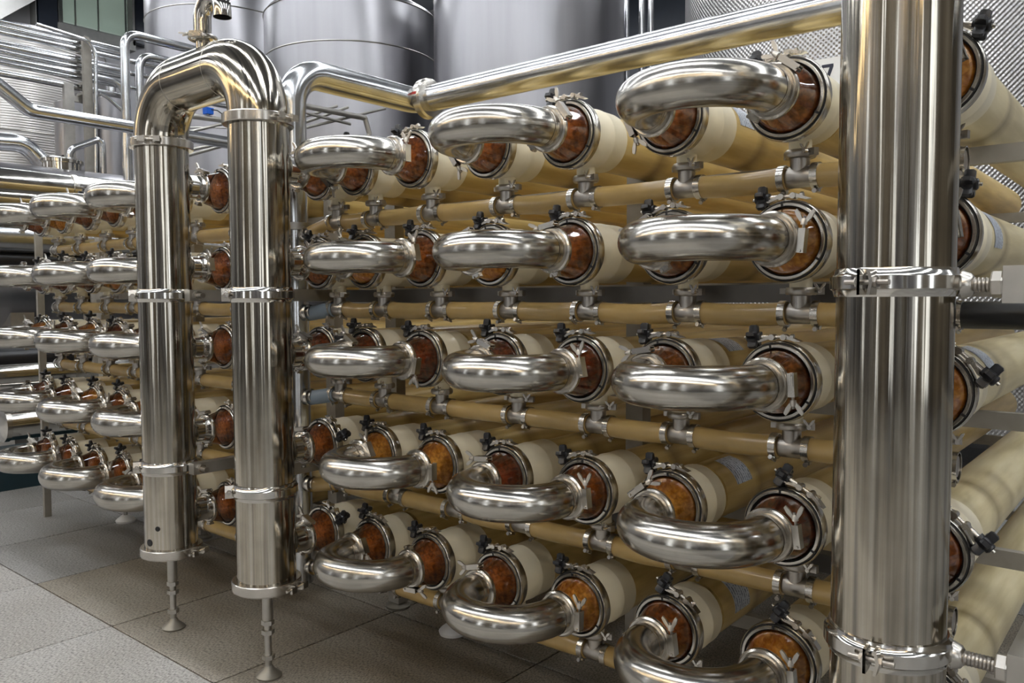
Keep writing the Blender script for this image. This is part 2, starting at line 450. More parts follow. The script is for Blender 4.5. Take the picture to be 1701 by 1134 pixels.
# office window high in the left wall, dark piers beside it
WX = X0 + .02
def wall_rect(x0, y0, x1, y1, X, depth=.06):
    a = onX(x0, y0, X); b = onX(x1, y1, X)
    return (X + depth / 2, (a.y + b.y) / 2, (a.z + b.z) / 2), (depth, abs(b.y - a.y), abs(b.z - a.z))
wroot = struct(put('window_1', None, None, (0, 0, 0)))
for nm, q, mt, dp in (('pier', (52, -90, 89, 72), 'navy', .25), ('pier', (214, -60, 242, 80), 'navy', .25),
                      ('mullion', (207, -70, 215, 80), 'mullion', .3), ('mullion', (46, -90, 53, 72), 'mullion', .3),
                      ('mullion', (88, -70, 93, 66), 'mullion', .2), ('sill', (88, 60, 215, 72), 'mullion', .3)):
    c, d = wall_rect(*q, WX, dp); put(nm, MB().box(c, d).mesh(nm, mt, False), wroot)
c, d = wall_rect(93, -70, 207, 62, WX, .03); put('pane', MB().box((c[0] + .12, c[1], c[2]), d).mesh('pane', 'glass', False), wroot)
c, d = wall_rect(93, -70, 207, 62, WX, .02); put('lit_room_panel', MB().box(c, d).mesh('lit_room_panel', emit('lit_green_room', (.42, .50, .44), .32), False), wroot)  # glow on this panel stands in for the lit office
for k, (xa, xb) in enumerate(((93, 104), (122, 124), (160, 162))):
    c, d = wall_rect(xa, -70, xb, 62, WX, .05); put('glazing_bar', MB().box(c, d).mesh('glazing_bar', 'mullion', False), wroot)
# white sloping parapet at the far left
c, d = wall_rect(-60, -60, 40, 34, WX, .4)
pa = onX(-60, 66, WX); pb = onX(46, 8, WX)
q = MB(); q.prism([(pa.y, pa.z), (pb.y, pb.z), (pb.y, pb.z + 3), (pa.y, pa.z + 3)], 0, .5, (0, 1, 0), (0, 0, 1), (1, 0, 0), (WX, 0, 0))
struct(put('trim_1', q.mesh('trim_1', 'white', False)))
# dark pier in the back wall between the tanks
a = onY(1088, -60, Y1 - .02); b = onY(1142, 420, Y1 - .02)
struct(put('trim_2', MB().box(((a.x + b.x) / 2, Y1 - .1, 4), (b.x - a.x + 1.2, .2, 8)).mesh('trim_2', 'navy', False)))

# =================================================================== MODULE PARTS (shared meshes)
ROWZ = [2.084, 1.704, 1.323, 0.925, 0.542]
ROWN = ['top', 'second', 'middle', 'fourth', 'bottom']
TUBE_L = 3.3
SH = {}
SH['tube'] = MB().lathe([(.094, .19), (.094, TUBE_L), (.06, TUBE_L + .03)], seg=40).mesh('tube', 'tube')
SH['tubepale'] = MB().lathe([(.094, .19), (.094, TUBE_L), (.06, TUBE_L + .03)], seg=40).mesh('tube', 'tubepale')
def sleeve(L): return MB().lathe([(.0985, .010), (.1005, .016), (.1005, L * .55), (.1020, L * .57), (.1020, L * .60), (.1005, L * .62), (.1005, L - .006), (.0945, L)], seg=40).mesh('end_sleeve', 'sleeve')
SH['sleeve'] = [sleeve(.20), sleeve(.235), sleeve(.17)]
SH['rim'] = MB().ring([(.0938, -.018), (.0950, -.0240), (.1015, -.0240), (.1035, -.020), (.1035, -.011), (.0938, -.011)], seg=48).mesh('flange_rim', 'clamp')
SH['gasket'] = MB().ring([(.0915, -.019), (.0940, -.0215), (.0940, -.006), (.0915, -.006)], seg=40).ring([(.1030, -.0165), (.1062, -.0165), (.1062, -.008), (.1030, -.008)], seg=48).mesh('gasket', 'gasket')
SH['band'] = MB().ring([(.1058, -.014), (.1085, -.017), (.1110, -.014), (.1125, .002), (.1115, .016), (.107, .019), (.1015, .017), (.1015, -.008)], seg=48).mesh('flange_clamp', 'clamp')
for k in range(3):
    SH['face%d' % k] = MB().lathe([(.0925, -.012), (.0905, -.016), (.070, -.030), (.035, -.036), (.004, -.037)], seg=40).mesh('membrane_face', 'cone%d' % k)
SH['cone'] = MB().lathe([(.0928, -.012), (.0905, -.022), (.076, -.070), (.0675, -.100), (.0645, -.112)], seg=40, cap=(False, False)).mesh('end_cone', 'clear')
SH['throat'] = MB().lathe([(.0643, -.1125), (.062, -.104), (.055, -.1125)], seg=32, cap=(False, True)).mesh('throat', 'gasket')
SH['ferrule'] = MB().lathe([(.0635, -.110), (.0635, -.1135), (.058, -.1135)], seg=32, cap=(False, False)).mesh('ferrule', 'clamp')
q = MB()
for s in (-1, 1):
    q.lathe([(.0085, -.014), (.0085, .014)], (.1215, 0, s * .0165), (0, 1, 0), 12)
    q.prism([(.1095, s * .064), (.128, s * .022), (.124, s * .012), (.119, s * .016), (.1085, s * .050)], -.011, .011)
SH['trunnion'] = q.mesh('trunnion', 'clamp')
SH['bolt'] = MB().cyl((.1215, 0, -.036), (.1215, 0, .098), .0048, 10).lathe([(.009, -.042), (.009, -.034)], (.1215, 0, 0), (0, 0, 1), 6).lathe([(.0075, .028), (.0075, .052)], (.1215, 0, 0), (0, 0, 1), 10).mesh('clamp_bolt', 'clamp')
star = []
for k in range(40):
    a = 2 * pi * k / 40
    star.append((.1215 + (.0255 + .0095 * (1 if cos(5 * a) > .2 else (-.7 if cos(5 * a) < -.3 else 0))) * cos(a),
                 (.0255 + .0095 * (1 if cos(5 * a) > .2 else (-.7 if cos(5 * a) < -.3 else 0))) * sin(a)))
q = MB(); q.prism(star, .058, .082, (1, 0, 0), (0, 1, 0), (0, 0, 1), inset=.10); q.lathe([(.014, .050), (.014, .088), (.010, .091)], (.1215, 0, 0), (0, 0, 1), 14)
SH['knob'] = q.mesh('star_knob', 'black', angle=30)
SH['port'] = MB().lathe([(.031, 0), (.031, -.05), (.034, -.052), (.034, -.058)], (0, .095, -.075), (0, 0, 1), 20).mesh('port_neck', 'sleeve')
SH['tick'] = MB().box((.099, -.023, 0), (.012, .004, .006)).mesh('index_mark', 'gasket', False)
SH['sticker'] = MB().lathe([(.0952, .27), (.0952, .385)], seg=14, a0=-.05, a1=1.15).mesh('sticker', 'sticker')
SH['sticker_dark'] = MB().lathe([(.0952, .25), (.0952, .36)], seg=14, a0=-.6, a1=.9).mesh('sticker', 'sticker')

# small heavy-duty pipe clamp, pipe axis = Y, centred on y = 0
SH['cl_ring'] = MB().ring([(.0575, -.006), (.060, -.0095), (.0675, -.0105), (.0725, -.006), (.0735, 0), (.0725, .006), (.0675, .0105), (.060, .0095), (.0575, .006)], seg=40).mesh('pipe_clamp', 'clamp')
q = MB()     # swing channel: U section along Z at the +X side
q.box((.0865, 0, 0), (.003, .026, .062)).box((.0785, -.0115, 0), (.016, .003, .062)).box((.0785, .0115, 0), (.016, .003, .062))
q.lathe([(.004, -.017), (.004, .017)], (.0785, 0, -.026), (0, 1, 0), 10)
SH['cl_chan'] = q.mesh('swing_channel', 'clamp')
SH['cl_bolt'] = MB().cyl((.0785, 0, -.02), (.0785, 0, .062), .004, 10).mesh('swing_bolt', 'cast')
q = MB().lathe([(.0085, .040), (.0085, .050), (.006, .056)], (.0785, 0, 0), (0, 0, 1), 12)
for s in (-1, 1):
    pts = [(.0785 + s * .006, .043), (.0785 + s * .020, .060), (.0785 + s * .026, .074), (.0785 + s * .021, .080), (.0785 + s * .012, .070), (.0785 + s * .004, .054)]
    q.prism(pts, -.003, .003)
SH['cl_wing'] = q.mesh('wing_nut', 'wing')
q = MB().box((-.078, 0, 0), (.014, .018, .030)).lathe([(.0045, -.013), (.0045, .013)], (-.081, 0, .010), (0, 1, 0), 10).lathe([(.0045, -.013), (.0045, .013)], (-.081, 0, -.010), (0, 1, 0), 10)
SH['cl_hinge'] = q.mesh('hinge', 'clamp')

def small_clamp(parent, loc, phi, d=1, scale=1.0):
    o = put('pipe_clamp', SH['cl_ring'], parent, loc)
    o.scale = (scale,) * 3
    r = (0 if d > 0 else pi, -radians(phi), 0)
    for n, k in (('swing_channel', 'cl_chan'), ('swing_bolt', 'cl_bolt'), ('wing_nut', 'cl_wing'), ('hinge', 'cl_hinge')):
        put(n, SH[k], o, (0, 0, 0), r)
    return o

ORD = ['first', 'second', 'third', 'fourth', 'fifth', 'sixth', 'seventh', 'eighth']
def module(X, Z, label, group, cone, knob_phi=90, knob_dir=1, sl=0, sticker=None, port=True, tube='tube'):
    t = thing('membrane_module', label, 'membrane module', (X, 0, Z), group)
    put('tube', SH[tube], t)
    put('end_sleeve', SH['sleeve'][sl], t)
    put('gasket', SH['gasket'], t)
    put('flange_rim', SH['rim'], t)
    put('end_cone', SH['cone'], t); put('membrane_face', SH['face%d' % cone], t); put('throat', SH['throat'], t)
    b = put('flange_clamp', SH['band'], t)
    r = (0 if knob_dir > 0 else pi, -radians(knob_phi), 0)
    for n, k in (('trunnion', 'trunnion'), ('clamp_bolt', 'bolt'), ('star_knob', 'knob')):
        put(n, SH[k], b, (0, 0, 0), r)
    for a in (-30, 95 + random.uniform(-6, 6)):
        put('index_mark', SH['tick'], t, (0, 0, 0), (0, -radians(a), 0))
    if port: put('port_neck', SH['port'], t)
    if sticker is not None:
        put('sticker', SH['sticker'], t, (0, 0, 0), (0, -radians(sticker), 0))
    return t

# rack beside the tall pipe: columns c0 (behind the tall pipe) .. c7 (behind the double pipe)
CX = [-.486, -.835, -1.184, -1.524, -1.869, -2.228, -2.565, -2.878]
OFF = {'A': (-.008, 0, -.020, 0, -.008), 'B': (-.041, -.025, .011, .030, .002), 'C': (-.063, -.017, -.020, .057, .013)}
def coff(c, r):
    if c in (1, 2): return OFF['A'][r]
    if c in (3, 4): return OFF['B'][r]
    if c in (5, 6): return OFF['C'][r]
    return 0
CONE = {(0, 0): 0, (0, 1): 1, (0, 2): 0, (0, 3): 1, (0, 4): 1,
        (1, 0): 1, (1, 1): 0, (1, 2): 1, (1, 3): 2, (1, 4): 0,
        (2, 0): 1, (2, 1): 1, (2, 2): 1, (2, 3): 0, (2, 4): 1,
        (3, 0): 1, (3, 1): 1, (3, 2): 2, (3, 3): 1, (3, 4): 0,
        (4, 0): 1, (4, 1): 0, (4, 2): 2, (4, 3): 2, (4, 4): 1,
        (5, 0): 1, (5, 1): 1, (5, 2): 2, (5, 3): 0, (5, 4): 1,
        (6, 0): 1, (6, 1): 0, (6, 2): 2, (6, 3): 0, (6, 4): 1,
        (7, 0): 1, (7, 1): 1, (7, 2): 2, (7, 3): 1, (7, 4): 1}
KNOB = {(0, 0): (75, -1), (0, 1): (85, -1), (0, 2): (48, -1), (0, 3): (48, -1), (0, 4): (45, -1),
        (1, 0): (98, 1), (1, 1): (92, 1), (1, 2): (92, 1), (1, 3): (62, 1), (1, 4): (60, 1),
        (2, 0): (95, 1), (2, 1): (96, 1), (2, 2): (92, 1), (2, 3): (92, 1), (2, 4): (66, 1),
        (7, 0): (92, 1), (7, 1): (95, 1), (7, 2): (55, -1), (7, 3): (50, -1), (7, 4): (62, -1)}
STK = {(2, 0): 10, (2, 3): 20, (2, 4): -5, (0, 1): -10, (0, 2): 15, (2, 2): 40}
for c in range(8):
    for r in range(5):
        kp, kd = KNOB.get((c, r), (random.uniform(82, 102), 1))
        pos = 'behind the tall right pipe' if c == 0 else \
              ('joined to the double pipe at left' if c == 7 else '%s column left of tall pipe' % ORD[c - 1])
        module(CX[c] + coff(c, r), ROWZ[r],
               'membrane tube with %s end cone, %s row, %s' % (('amber', 'brown', 'dark red')[CONE[(c, r)]], ROWN[r], pos),
               'membrane modules of the near rack', CONE[(c, r)], kp, kd, random.choice((0, 0, 1, 2)) if c else 0, STK.get((c, r)), True, 'tube' if c else 'tubepale')

# left rack
DX = [-3.644, -4.062, -4.408, -4.778, -5.122, -5.50, -5.845]
for c in range(7):
    for r in range(5):
        kp, kd = random.uniform(75, 105), 1
        if c == 0: kp, kd = random.uniform(55, 85), -1
        pos = 'behind left leg of double pipe' if c == 0 else '%s left of double pipe' % ORD[c - 1]
        cn = random.choice((1, 1, 2, 0)) if c else 1
        module(DX[c], ROWZ[r] - .004, 'far-rack tube with %s end cone, %s row, %s' % (('amber', 'brown', 'dark red')[cn], ROWN[r], pos),
               'membrane modules of the far rack', cn, kp, kd, random.choice((0, 1)))

# =================================================================== U-BENDS
RP = .0585
def ubend_mesh(half, RP=RP):
    pts = [(half, .0, 0), (half, -.012, 0), (half, -.026, 0)]
    for k in range(1, 29):
        a = pi * k / 28
        pts.append((half * cos(a), -.032 - half * sin(a), 0))
    pts += [(-half, -.026, 0), (-half, -.012, 0), (-half, 0, 0)]
    # reorder: first leg straight then arc
    b = MB().sweep(pts, RP, 32)
    return b.mesh('bend', 'bend')
SH['weld'] = MB().lathe([(RP + .0005, -.036), (RP + .0012, -.034), (RP + .0005, -.030), (RP + .0003, -.012), (.0655, 0), (.0655, .004)], axis=(0, 1, 0), seg=32, cap=(False, False)).mesh('weld_collar', 'clamp')
UM = {}
def ubend(xa, xb, Z, label, group, ca, cb, rp=RP, cs=1.0):
    """xa right leg, xb left leg; ca/cb = (phi, dir) of the right/left clamp"""
    half = round((xa - xb) / 2, 4)
    if (half, rp) not in UM: UM[(half, rp)] = ubend_mesh(half, rp)
    t = thing('u_bend_pipe', label, 'pipe bend', ((xa + xb) / 2, -.118, Z), group)
    put('bend', UM[(half, rp)], t)
    for s in (-1, 1): put('weld_collar', SH['weld'], t, (s * half, 0, 0)).scale = (cs, 1, cs)
    small_clamp(t, (half, .003, 0), *ca, cs); small_clamp(t, (-half, .003, 0), *cb, cs)
CLA = {('A', 0): ((52, 1), (205, 1)), ('A', 1): ((-5, 1), (120, 1)), ('A', 2): ((4, -1), (100, 1)), ('A', 3): ((8, 1), (128, -1)), ('A', 4): ((6, 1), (8, 1)),
       ('B', 0): ((38, 1), (215, 1)), ('B', 1): ((100, 1), (110, 1)), ('B', 2): ((12, 1), (70, 1)), ('B', 3): ((6, 1), (95, 1)), ('B', 4): ((-2, 1), (105, 1)),
       ('C', 0): ((0, 1), (230, 1)), ('C', 1): ((12, 1), (70, 1)), ('C', 2): ((-12, -1), (60, 1)), ('C', 3): ((0, -1), (30, 1)), ('C', 4): ((-85, 1), (25, -1))}
GN = {'A': 'nearest the tall right pipe', 'B': 'in the middle of the near rack', 'C': 'next to the double pipe'}
for g, (a, b) in {'A': (1, 2), 'B': (3, 4), 'C': (5, 6)}.items():
    for r in range(5):
        ubend(CX[a] + OFF[g][r], CX[b] + OFF[g][r], ROWZ[r], 'brushed steel U-bend of the %s row, %s' % (ROWN[r], GN[g]),
              'U-bends of the near rack', *CLA[(g, r)])
for g, (a, b), w_ in (('D', (1, 2), 'right beside the double pipe'), ('E', (3, 4), 'second left of the double pipe'), ('F', (5, 6), 'at the left edge of the picture')):
    for r in range(5):
        ubend(DX[a], DX[b], ROWZ[r] - .004, 'far-rack steel U-bend of the %s row, %s' % (ROWN[r], w_), 'U-bends of the far rack',
              (random.choice((5, 10, 60, 95)), 1), (random.choice((100, 70, 120)), 1), .066, 1.12)

# =================================================================== TEES AND HOSES
TYY, TZ = .095, -.196
q = MB().lathe([(.0265, -.054), (.0265, -.034), (.030, -.028), (.030, .028), (.0265, .034), (.0265, .054)], axis=(1, 0, 0), seg=20)
q.lathe([(.0265, .0), (.0265, .050), (.037, .055), (.037, .062)], axis=(0, 0, 1), seg=20)
SH['tee'] = q.mesh('tee_body', 'cast')
SH['tri'] = MB().ring([(.0275, .053), (.040, .052), (.044, .058), (.044, .067), (.040, .073), (.0275, .072)], axis=(0, 0, 1), seg=28).box((.050, 0, .063), (.024, .016, .020)).box((-.048, 0, .063), (.018, .016, .016)).mesh('port_clamp', 'cast')
q = MB().cyl((.046, -.022, .063), (.046, .012, .063), .003, 8).lathe([(.006, -.030), (.006, -.020)], (.046, 0, .063), (0, 1, 0), 10)
for s in (-1, 1):
    q.prism([(.046 + s * .003, .066), (.046 + s * .014, .078), (.046 + s * .017, .086), (.046 + s * .009, .084), (.046, .070)], -.029, -.025)
SH['tri_wing'] = q.mesh('wing_nut', 'clamp')
SH['hclamp'] = MB().ring([(.0335, -.010), (.0370, -.010), (.0370, .010), (.0335, .010)], axis=(1, 0, 0), seg=28).box((0, 0, -.0395), (.015, .018, .009)).mesh('hose_clamp', 'clamp')
SH['hscrew'] = MB().cyl((0, -.020, -.041), (0, .016, -.041), .0045, 8).lathe([(.007, -.024), (.007, -.018)], (0, 0, -.041), (0, 1, 0), 6).mesh('clamp_screw', 'cast')
def tee(X, Z, label, group, Y=TYY):
    t = thing('tee_fitting', label, 'pipe fitting', (X, Y, Z), group)
    b = put('tee_body', SH['tee'], t)
    k = put('port_clamp', SH['tri'], t, (0, 0, 0), (0, 0, random.uniform(-.5, .5)))
    put('wing_nut', SH['tri_wing'], k)
    for s in (-1, 1):
        h = put('hose_clamp', SH['hclamp'], t, (s * .047, 0, 0), (random.uniform(-.6, .6), 0, 0))
        put('clamp_screw', SH['hscrew'], h)
def hose(a, b, label, group, mat='hose', sag=.006, r=.033):
    a, b = Vector(a), Vector(b); t = tag(put('hose', None), label, 'hose', group) if False else None
    pts = []
    for k in range(9):
        u = k / 8
        p = a.lerp(b, u); p.z -= sag * 4 * u * (1 - u); pts.append(p - a)
    o = put('hose', MB().sweep(pts, r, 20).mesh('hose', mat), None, a)
    tag(o, label, 'hose', group)
for r in range(5):
    z = ROWZ[r] + TZ
    xs = [CX[c] + coff(c, r) for c in range(8)]
    for c in range(8):
        pos = 'behind the tall right pipe' if c == 0 else 'under the %s module left of tall pipe' % ORD[c - 1]
        tee(xs[c], z, 'steel hose tee, %s row, %s' % (ROWN[r], pos), 'hose tees of the near rack')
    for c in range(7):
        dz = random.uniform(-.003, .003)
        hose((xs[c] - .036, TYY, z), (xs[c + 1] + .036, TYY, z), 'tan hose piece, %s row, between %s and %s tee from the tall right pipe' % (ROWN[r], ORD[c], ORD[c + 1] if c < 7 else 'last'),
             'hose pieces of the near rack', sag=random.uniform(0, .008))
    # link to the vertical collector pipe
    mat = 'hosegrey' if r in (1, 2) else 'hose'
    a = Vector((xs[7] - .036, TYY, z)); b = Vector((-3.05, .055, z - (.05 if r == 0 else .022)))
    hose(a, b, '%s hose end of the %s row running into the collector pipe' % ('grey-blue' if r in (1, 2) else 'tan', ROWN[r]), 'hose ends at the collector', mat, 0)
hose((CX[0] + .036, TYY, ROWZ[1] + TZ), (-.20, TYY, ROWZ[1] + TZ), 'black hose piece right of the tall pipe, second row', None, 'hoseblack', 0, .034)
tee(-.165, ROWZ[1] + TZ, 'steel hose tee at the right picture edge, second row', 'hose tees of the near rack')
for r in range(5):
    z = ROWZ[r] + TZ - .004
    for c in range(7):
        pos = 'behind the left leg of the double pipe' if c == 0 else 'under %s module left of the double pipe' % ORD[c - 1]
        tee(DX[c], z, 'far-rack hose tee, %s row, %s' % (ROWN[r], pos), 'hose tees of the far rack')
    for c in range(-1, 6):
        xa = DX[c] if c >= 0 else DX[0] + .33
        hose((xa - .036, TYY, z), (DX[c + 1] + .036, TYY, z), 'far-rack tan hose piece, %s row, %s' % (ROWN[r], 'ending behind the double pipe' if c < 0 else 'left of %s tee from the double pipe' % ORD[c]),
             'hose pieces of the far rack', sag=random.uniform(0, .006))

# =================================================================== HEADER PIPES
HY, HR = -.305, .117
SH['stub'] = MB().lathe([(.060, .09), (.058, .115), (.057, .15), (.057, .172), (.0655, .184), (.0655, .188)], seg=32, cap=(False, False)).mesh('stub', 'polish')
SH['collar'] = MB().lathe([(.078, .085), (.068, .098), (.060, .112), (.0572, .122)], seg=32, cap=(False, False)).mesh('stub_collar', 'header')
def band_mesh(R, hgt=.05):
    return MB().ring([(R, -hgt / 2), (R + .004, -hgt / 2), (R + .007, -hgt * .30), (R + .013, -hgt * .22), (R + .013, hgt * .22), (R + .007, hgt * .30), (R + .004, hgt / 2), (R, hgt / 2)], axis=(0, 0, 1), seg=48).mesh('pipe_band', 'polish')
SH['hband'] = band_mesh(HR + .0005, .060)
q = MB()
for s in (-1, 1):
    q.prism([(s * .010 - .003, -.026), (s * .010 + .003, -.026), (s * .016 + .003 * s, 0), (s * .010 + .003, .026), (s * .010 - .003, .026), (s * .012, 0)], HR - .001, HR + .038, (0, 1, 0), (0, 0, 1), (1, 0, 0))
SH['ears'] = q.mesh('band_ear', 'clamp', angle=20)
q = MB().cyl((HR + .022, -.045, 0), (HR + .022, .045, 0), .0055, 10)
for s in (-1, 1): q.lathe([(.011, 0), (.011, .009)], (HR + .022, s * .018 - .0045, 0), (0, 1, 0), 6)
SH['earbolt'] = q.mesh('band_bolt', 'cast')
SH['bigclamp'] = MB().ring([(HR, -.020), (HR + .018, -.020), (HR + .021, -.017), (HR + .021, .017), (HR + .018, .020), (HR, .020)], axis=(0, 0, 1), seg=48).mesh('joint_clamp', 'clamp')
q = MB()
for s in (-1, 1):
    q.box((HR + .034, s * .022, 0), (.032, .009, .030)); q.box((HR + .050, s * .034, .0), (.010, .030, .024))
q.cyl((HR + .038, -.062, 0), (HR + .038, .050, 0), .0055, 10).lathe([(.011, 0), (.011, .011)], (HR + .038, .028, 0), (0, 1, 0), 6)
SH['bigbolt'] = q.mesh('clamp_bolt', 'clamp')
SH['wing2'] = SH['cl_wing']

def hband(parent, z, az):
    o = put('pipe_band', SH['hband'], parent, (0, 0, z))
    put('band_ear', SH['ears'], o, (0, 0, 0), (0, 0, az)); put('band_bolt', SH['earbolt'], o, (0, 0, 0), (0, 0, az)); return o
def bclamp(parent, z, az):
    o = put('joint_clamp', SH['bigclamp'], parent, (0, 0, z)); put('clamp_bolt', SH['bigbolt'], o, (0, 0, 0), (0, 0, az)); return o
def to_cam(X, Y, off=0):
    return math.atan2(CAM.y - Y, CAM.x - X) + radians(off)

def header(X, ztop, zbot, label, bands, cap=True):
    t = thing('header_pipe', label, 'pipe', (X, HY, zbot))
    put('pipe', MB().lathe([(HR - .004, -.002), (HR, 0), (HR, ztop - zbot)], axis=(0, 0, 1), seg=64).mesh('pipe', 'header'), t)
    for r in range(5):
        z = ROWZ[r] - zbot
        s = put('stub', SH['stub'], t, (0, 0, z)); put('stub_collar', SH['collar'], s)
        small_clamp(t, (0, .190, z), random.choice((20, 70, 100, 10)), 1)
    for z, az in bands: hband(t, z - zbot, az)
    return t
# leg pipes of the double (inverted U) pipe
XL, XK, XR = -2.866, -3.644, -.486
hl = header(XL, 2.262, .385, 'thick steel vertical pipe, right leg of the double pipe', [(1.570, to_cam(XL, HY, -80)), (.782, to_cam(XL, HY, -88))])
hk = header(XK, 2.262, .372, 'thick steel vertical pipe with two black holes, left leg of the double pipe', [(1.570, to_cam(XK, HY, -86)), (.778, to_cam(XK, HY, -92))])
hr = header(XR, 3.6, .30, 'tall thick steel pipe standing in the right foreground', [(1.584, to_cam(XR, HY, -22)), (.805, to_cam(XR, HY, -12))])
for t, X, z0 in ((hl, XL, .385), (hk, XK, .372)):
    bclamp(t, 0.012, to_cam(X, HY, 48))
    put('end_cap', MB().lathe([(HR + .012, -.012), (HR + .012, -.006), (HR - .002, -.004)], axis=(0, 0, 1), seg=48).mesh('end_cap', 'clamp'), t)
    # adjustable foot
    lg = put('leg', MB().lathe([(.022, -.012), (.022, -.140), (.018, -.155)], axis=(0, 0, 1), seg=20).mesh('leg', 'dull'), t)
    h = z0
    put('threaded_rod', MB().cyl((0, 0, -.14), (0, 0, -h + .035), .0145, 14).mesh('threaded_rod', 'dull'), lg)
    for zz in (-.165, -.205, -h + .075):
        put('lock_nut', MB().lathe([(.026, 0), (.026, .018)], (0, 0, zz), (0, 0, 1), 6).mesh('lock_nut', 'dull'), lg)
    put('foot_pad', MB().lathe([(.050, -h + .0), (.052, -h + .008), (.046, -h + .014), (.022, -h + .035), (.016, -h + .05)], axis=(0, 0, 1), seg=28).mesh('foot_pad', 'foot'), lg)
# drain holes in the left leg
for ang, z, s in ((-29, .508, 1.0), (-52, .440, 1.45)):
    a = to_cam(XK, HY, ang)
    d = Vector((cos(a), sin(a), 0))
    o = put('drain_hole', MB().lathe([(.0115 * s, -.006), (.0115 * s, .0012), (.009 * s, .0016)], axis=(1, 0, 0), seg=20).mesh('drain_hole', 'gasket'), hk, d * HR + Vector((0, 0, z - .372)), (0, 0, a))
# arch joining both legs
ZA, RA = 2.500, .222
t = thing('arch_pipe', 'polished steel arch joining the two legs of the double pipe', 'pipe', (XL, HY, 2.262))
L = XL - XK
pts = [(0, 0, 0), (0, 0, .01)]
for k in range(0, 17):
    a = pi / 2 * k / 16; pts.append((-RA + RA * cos(a), 0, .016 + RA * sin(a)))
ptsb = []
for k in range(0, 17):
    a = pi / 2 * k / 16; ptsb.append((-L + RA - RA * sin(a), 0, .016 + RA * cos(a)))
ptsb += [(-L, 0, .01), (-L, 0, 0)]
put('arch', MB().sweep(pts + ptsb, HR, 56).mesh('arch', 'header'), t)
for x in (-RA, -L + RA):
    put('weld_seam', MB().ring([(HR - .001, -.002), (HR + .0014, 0), (HR - .001, .002)], (x, 0, .016 + RA), (1, 0, 0), 56).mesh('weld_seam', 'dull'), t)
bclamp(t, -.004, to_cam(XL, HY, 42)); o = bclamp(t, -.004, to_cam(XK, HY, -18)); o.location.x = -L
# vent gooseneck on the arch
vx = -.40
t = thing('vent_gooseneck', 'small polished gooseneck vent pipe clamped on top of the arch', 'pipe', (XL + vx, HY, ZA + .10))
z0 = 0
put('nozzle', MB().lathe([(.030, -.02), (.030, .055), (.044, .058), (.044, .064)], axis=(0, 0, 1), seg=28).mesh('nozzle', 'polish'), t)
RV = .078
pts = [(0, 0, .064), (0, 0, .09), (0, 0, .13)]
for k in range(0, 25):
    a = pi * k / 24; pts.append((RV - RV * cos(a), 0, .14 + RV * sin(a)))
pts += [(2 * RV, 0, .118)]
gb = put('gooseneck', MB().sweep(pts, .037, 32, False).mesh('gooseneck', 'polish'), t)
put('mouth', MB().lathe([(.037, 0), (.034, 0), (.034, .06)], (2 * RV, 0, .118), (0, 0, 1), 32, (False, True)).mesh('mouth', 'gasket'), t)
cl = put('pipe_clamp', SH['cl_ring'], t, (0, 0, .063), (pi / 2, 0, to_cam(XL + vx, HY, -25))); cl.scale = (.84,) * 3
for n, k in (('swing_channel', 'cl_chan'), ('swing_bolt', 'cl_bolt'), ('wing_nut', 'cl_wing'), ('hinge', 'cl_hinge')):
    put(n, SH[k], cl)

# collector: vertical pipe, elbow to the back, long pipe over the rack
XC, YC, ZC, RC = -3.125, .035, 2.58, .066
t = thing('collector_pipe', 'steel collector pipe rising behind the double pipe and bending backwards', 'pipe', (XC, YC, .25))
pts = [(0, 0, 0), (0, 0, 1.0), (0, 0, ZC - .25 - .16)]
for k in range(1, 15):
    a = pi / 2 * k / 14; pts.append((0, .16 - .16 * cos(a), ZC - .25 - .16 + .16 * sin(a)))
pts += [(0, .4, ZC - .25), (0, .815 - YC - .075, ZC - .25)]
for k in range(1, 9):
    a = pi / 2 * k / 8; pts.append((.075 - .075 * cos(a), .815 - YC - .075 + .075 * sin(a), ZC - .25))
put('pipe', MB().sweep(pts, RC, 32).mesh('pipe', 'pipe'), t)
for zz in (1.62, 1.635):
    put('flange', MB().lathe([(.092, -.008), (.092, .008)], (0, 0, zz), (0, 0, 1), 32).mesh('flange', 'dull'), t)
for r in range(5):
    z = ROWZ[r] + TZ - (.05 if r == 0 else .022) - .25
    s = put('inlet', MB().cyl((.03, 0, z), (.105, .018, z + .008), .027, 16).mesh('inlet', 'cast'), t)
    put('hose_clamp', MB().ring([(.0345, -.008), (.0365, -.008), (.0365, .008), (.0345, .008)], (.085, .014, z + .006), (1, .15, .1), 24).mesh('hose_clamp', 'clamp'), s)
t = thing('overhead_pipe', 'long steel pipe running overhead across the near rack', 'pipe', (XC, .815, ZC))
put('pipe', MB().lathe([(RC, .07), (RC, .10), (RC, 4.3)], axis=(1, 0, 0), seg=36).mesh('pipe', 'pipe'), t)
put('end_flange', MB().lathe([(RC, .050), (.094, .056), (.102, .066), (.102, .098), (.094, .108), (RC, .112)], axis=(1, 0, 0), seg=40).mesh('end_flange', 'clamp'), t)
put('red_mark', MB().box((.082, -.1015, .012), (.030, .003, .012)).mesh('red_mark', 'red', False), t)

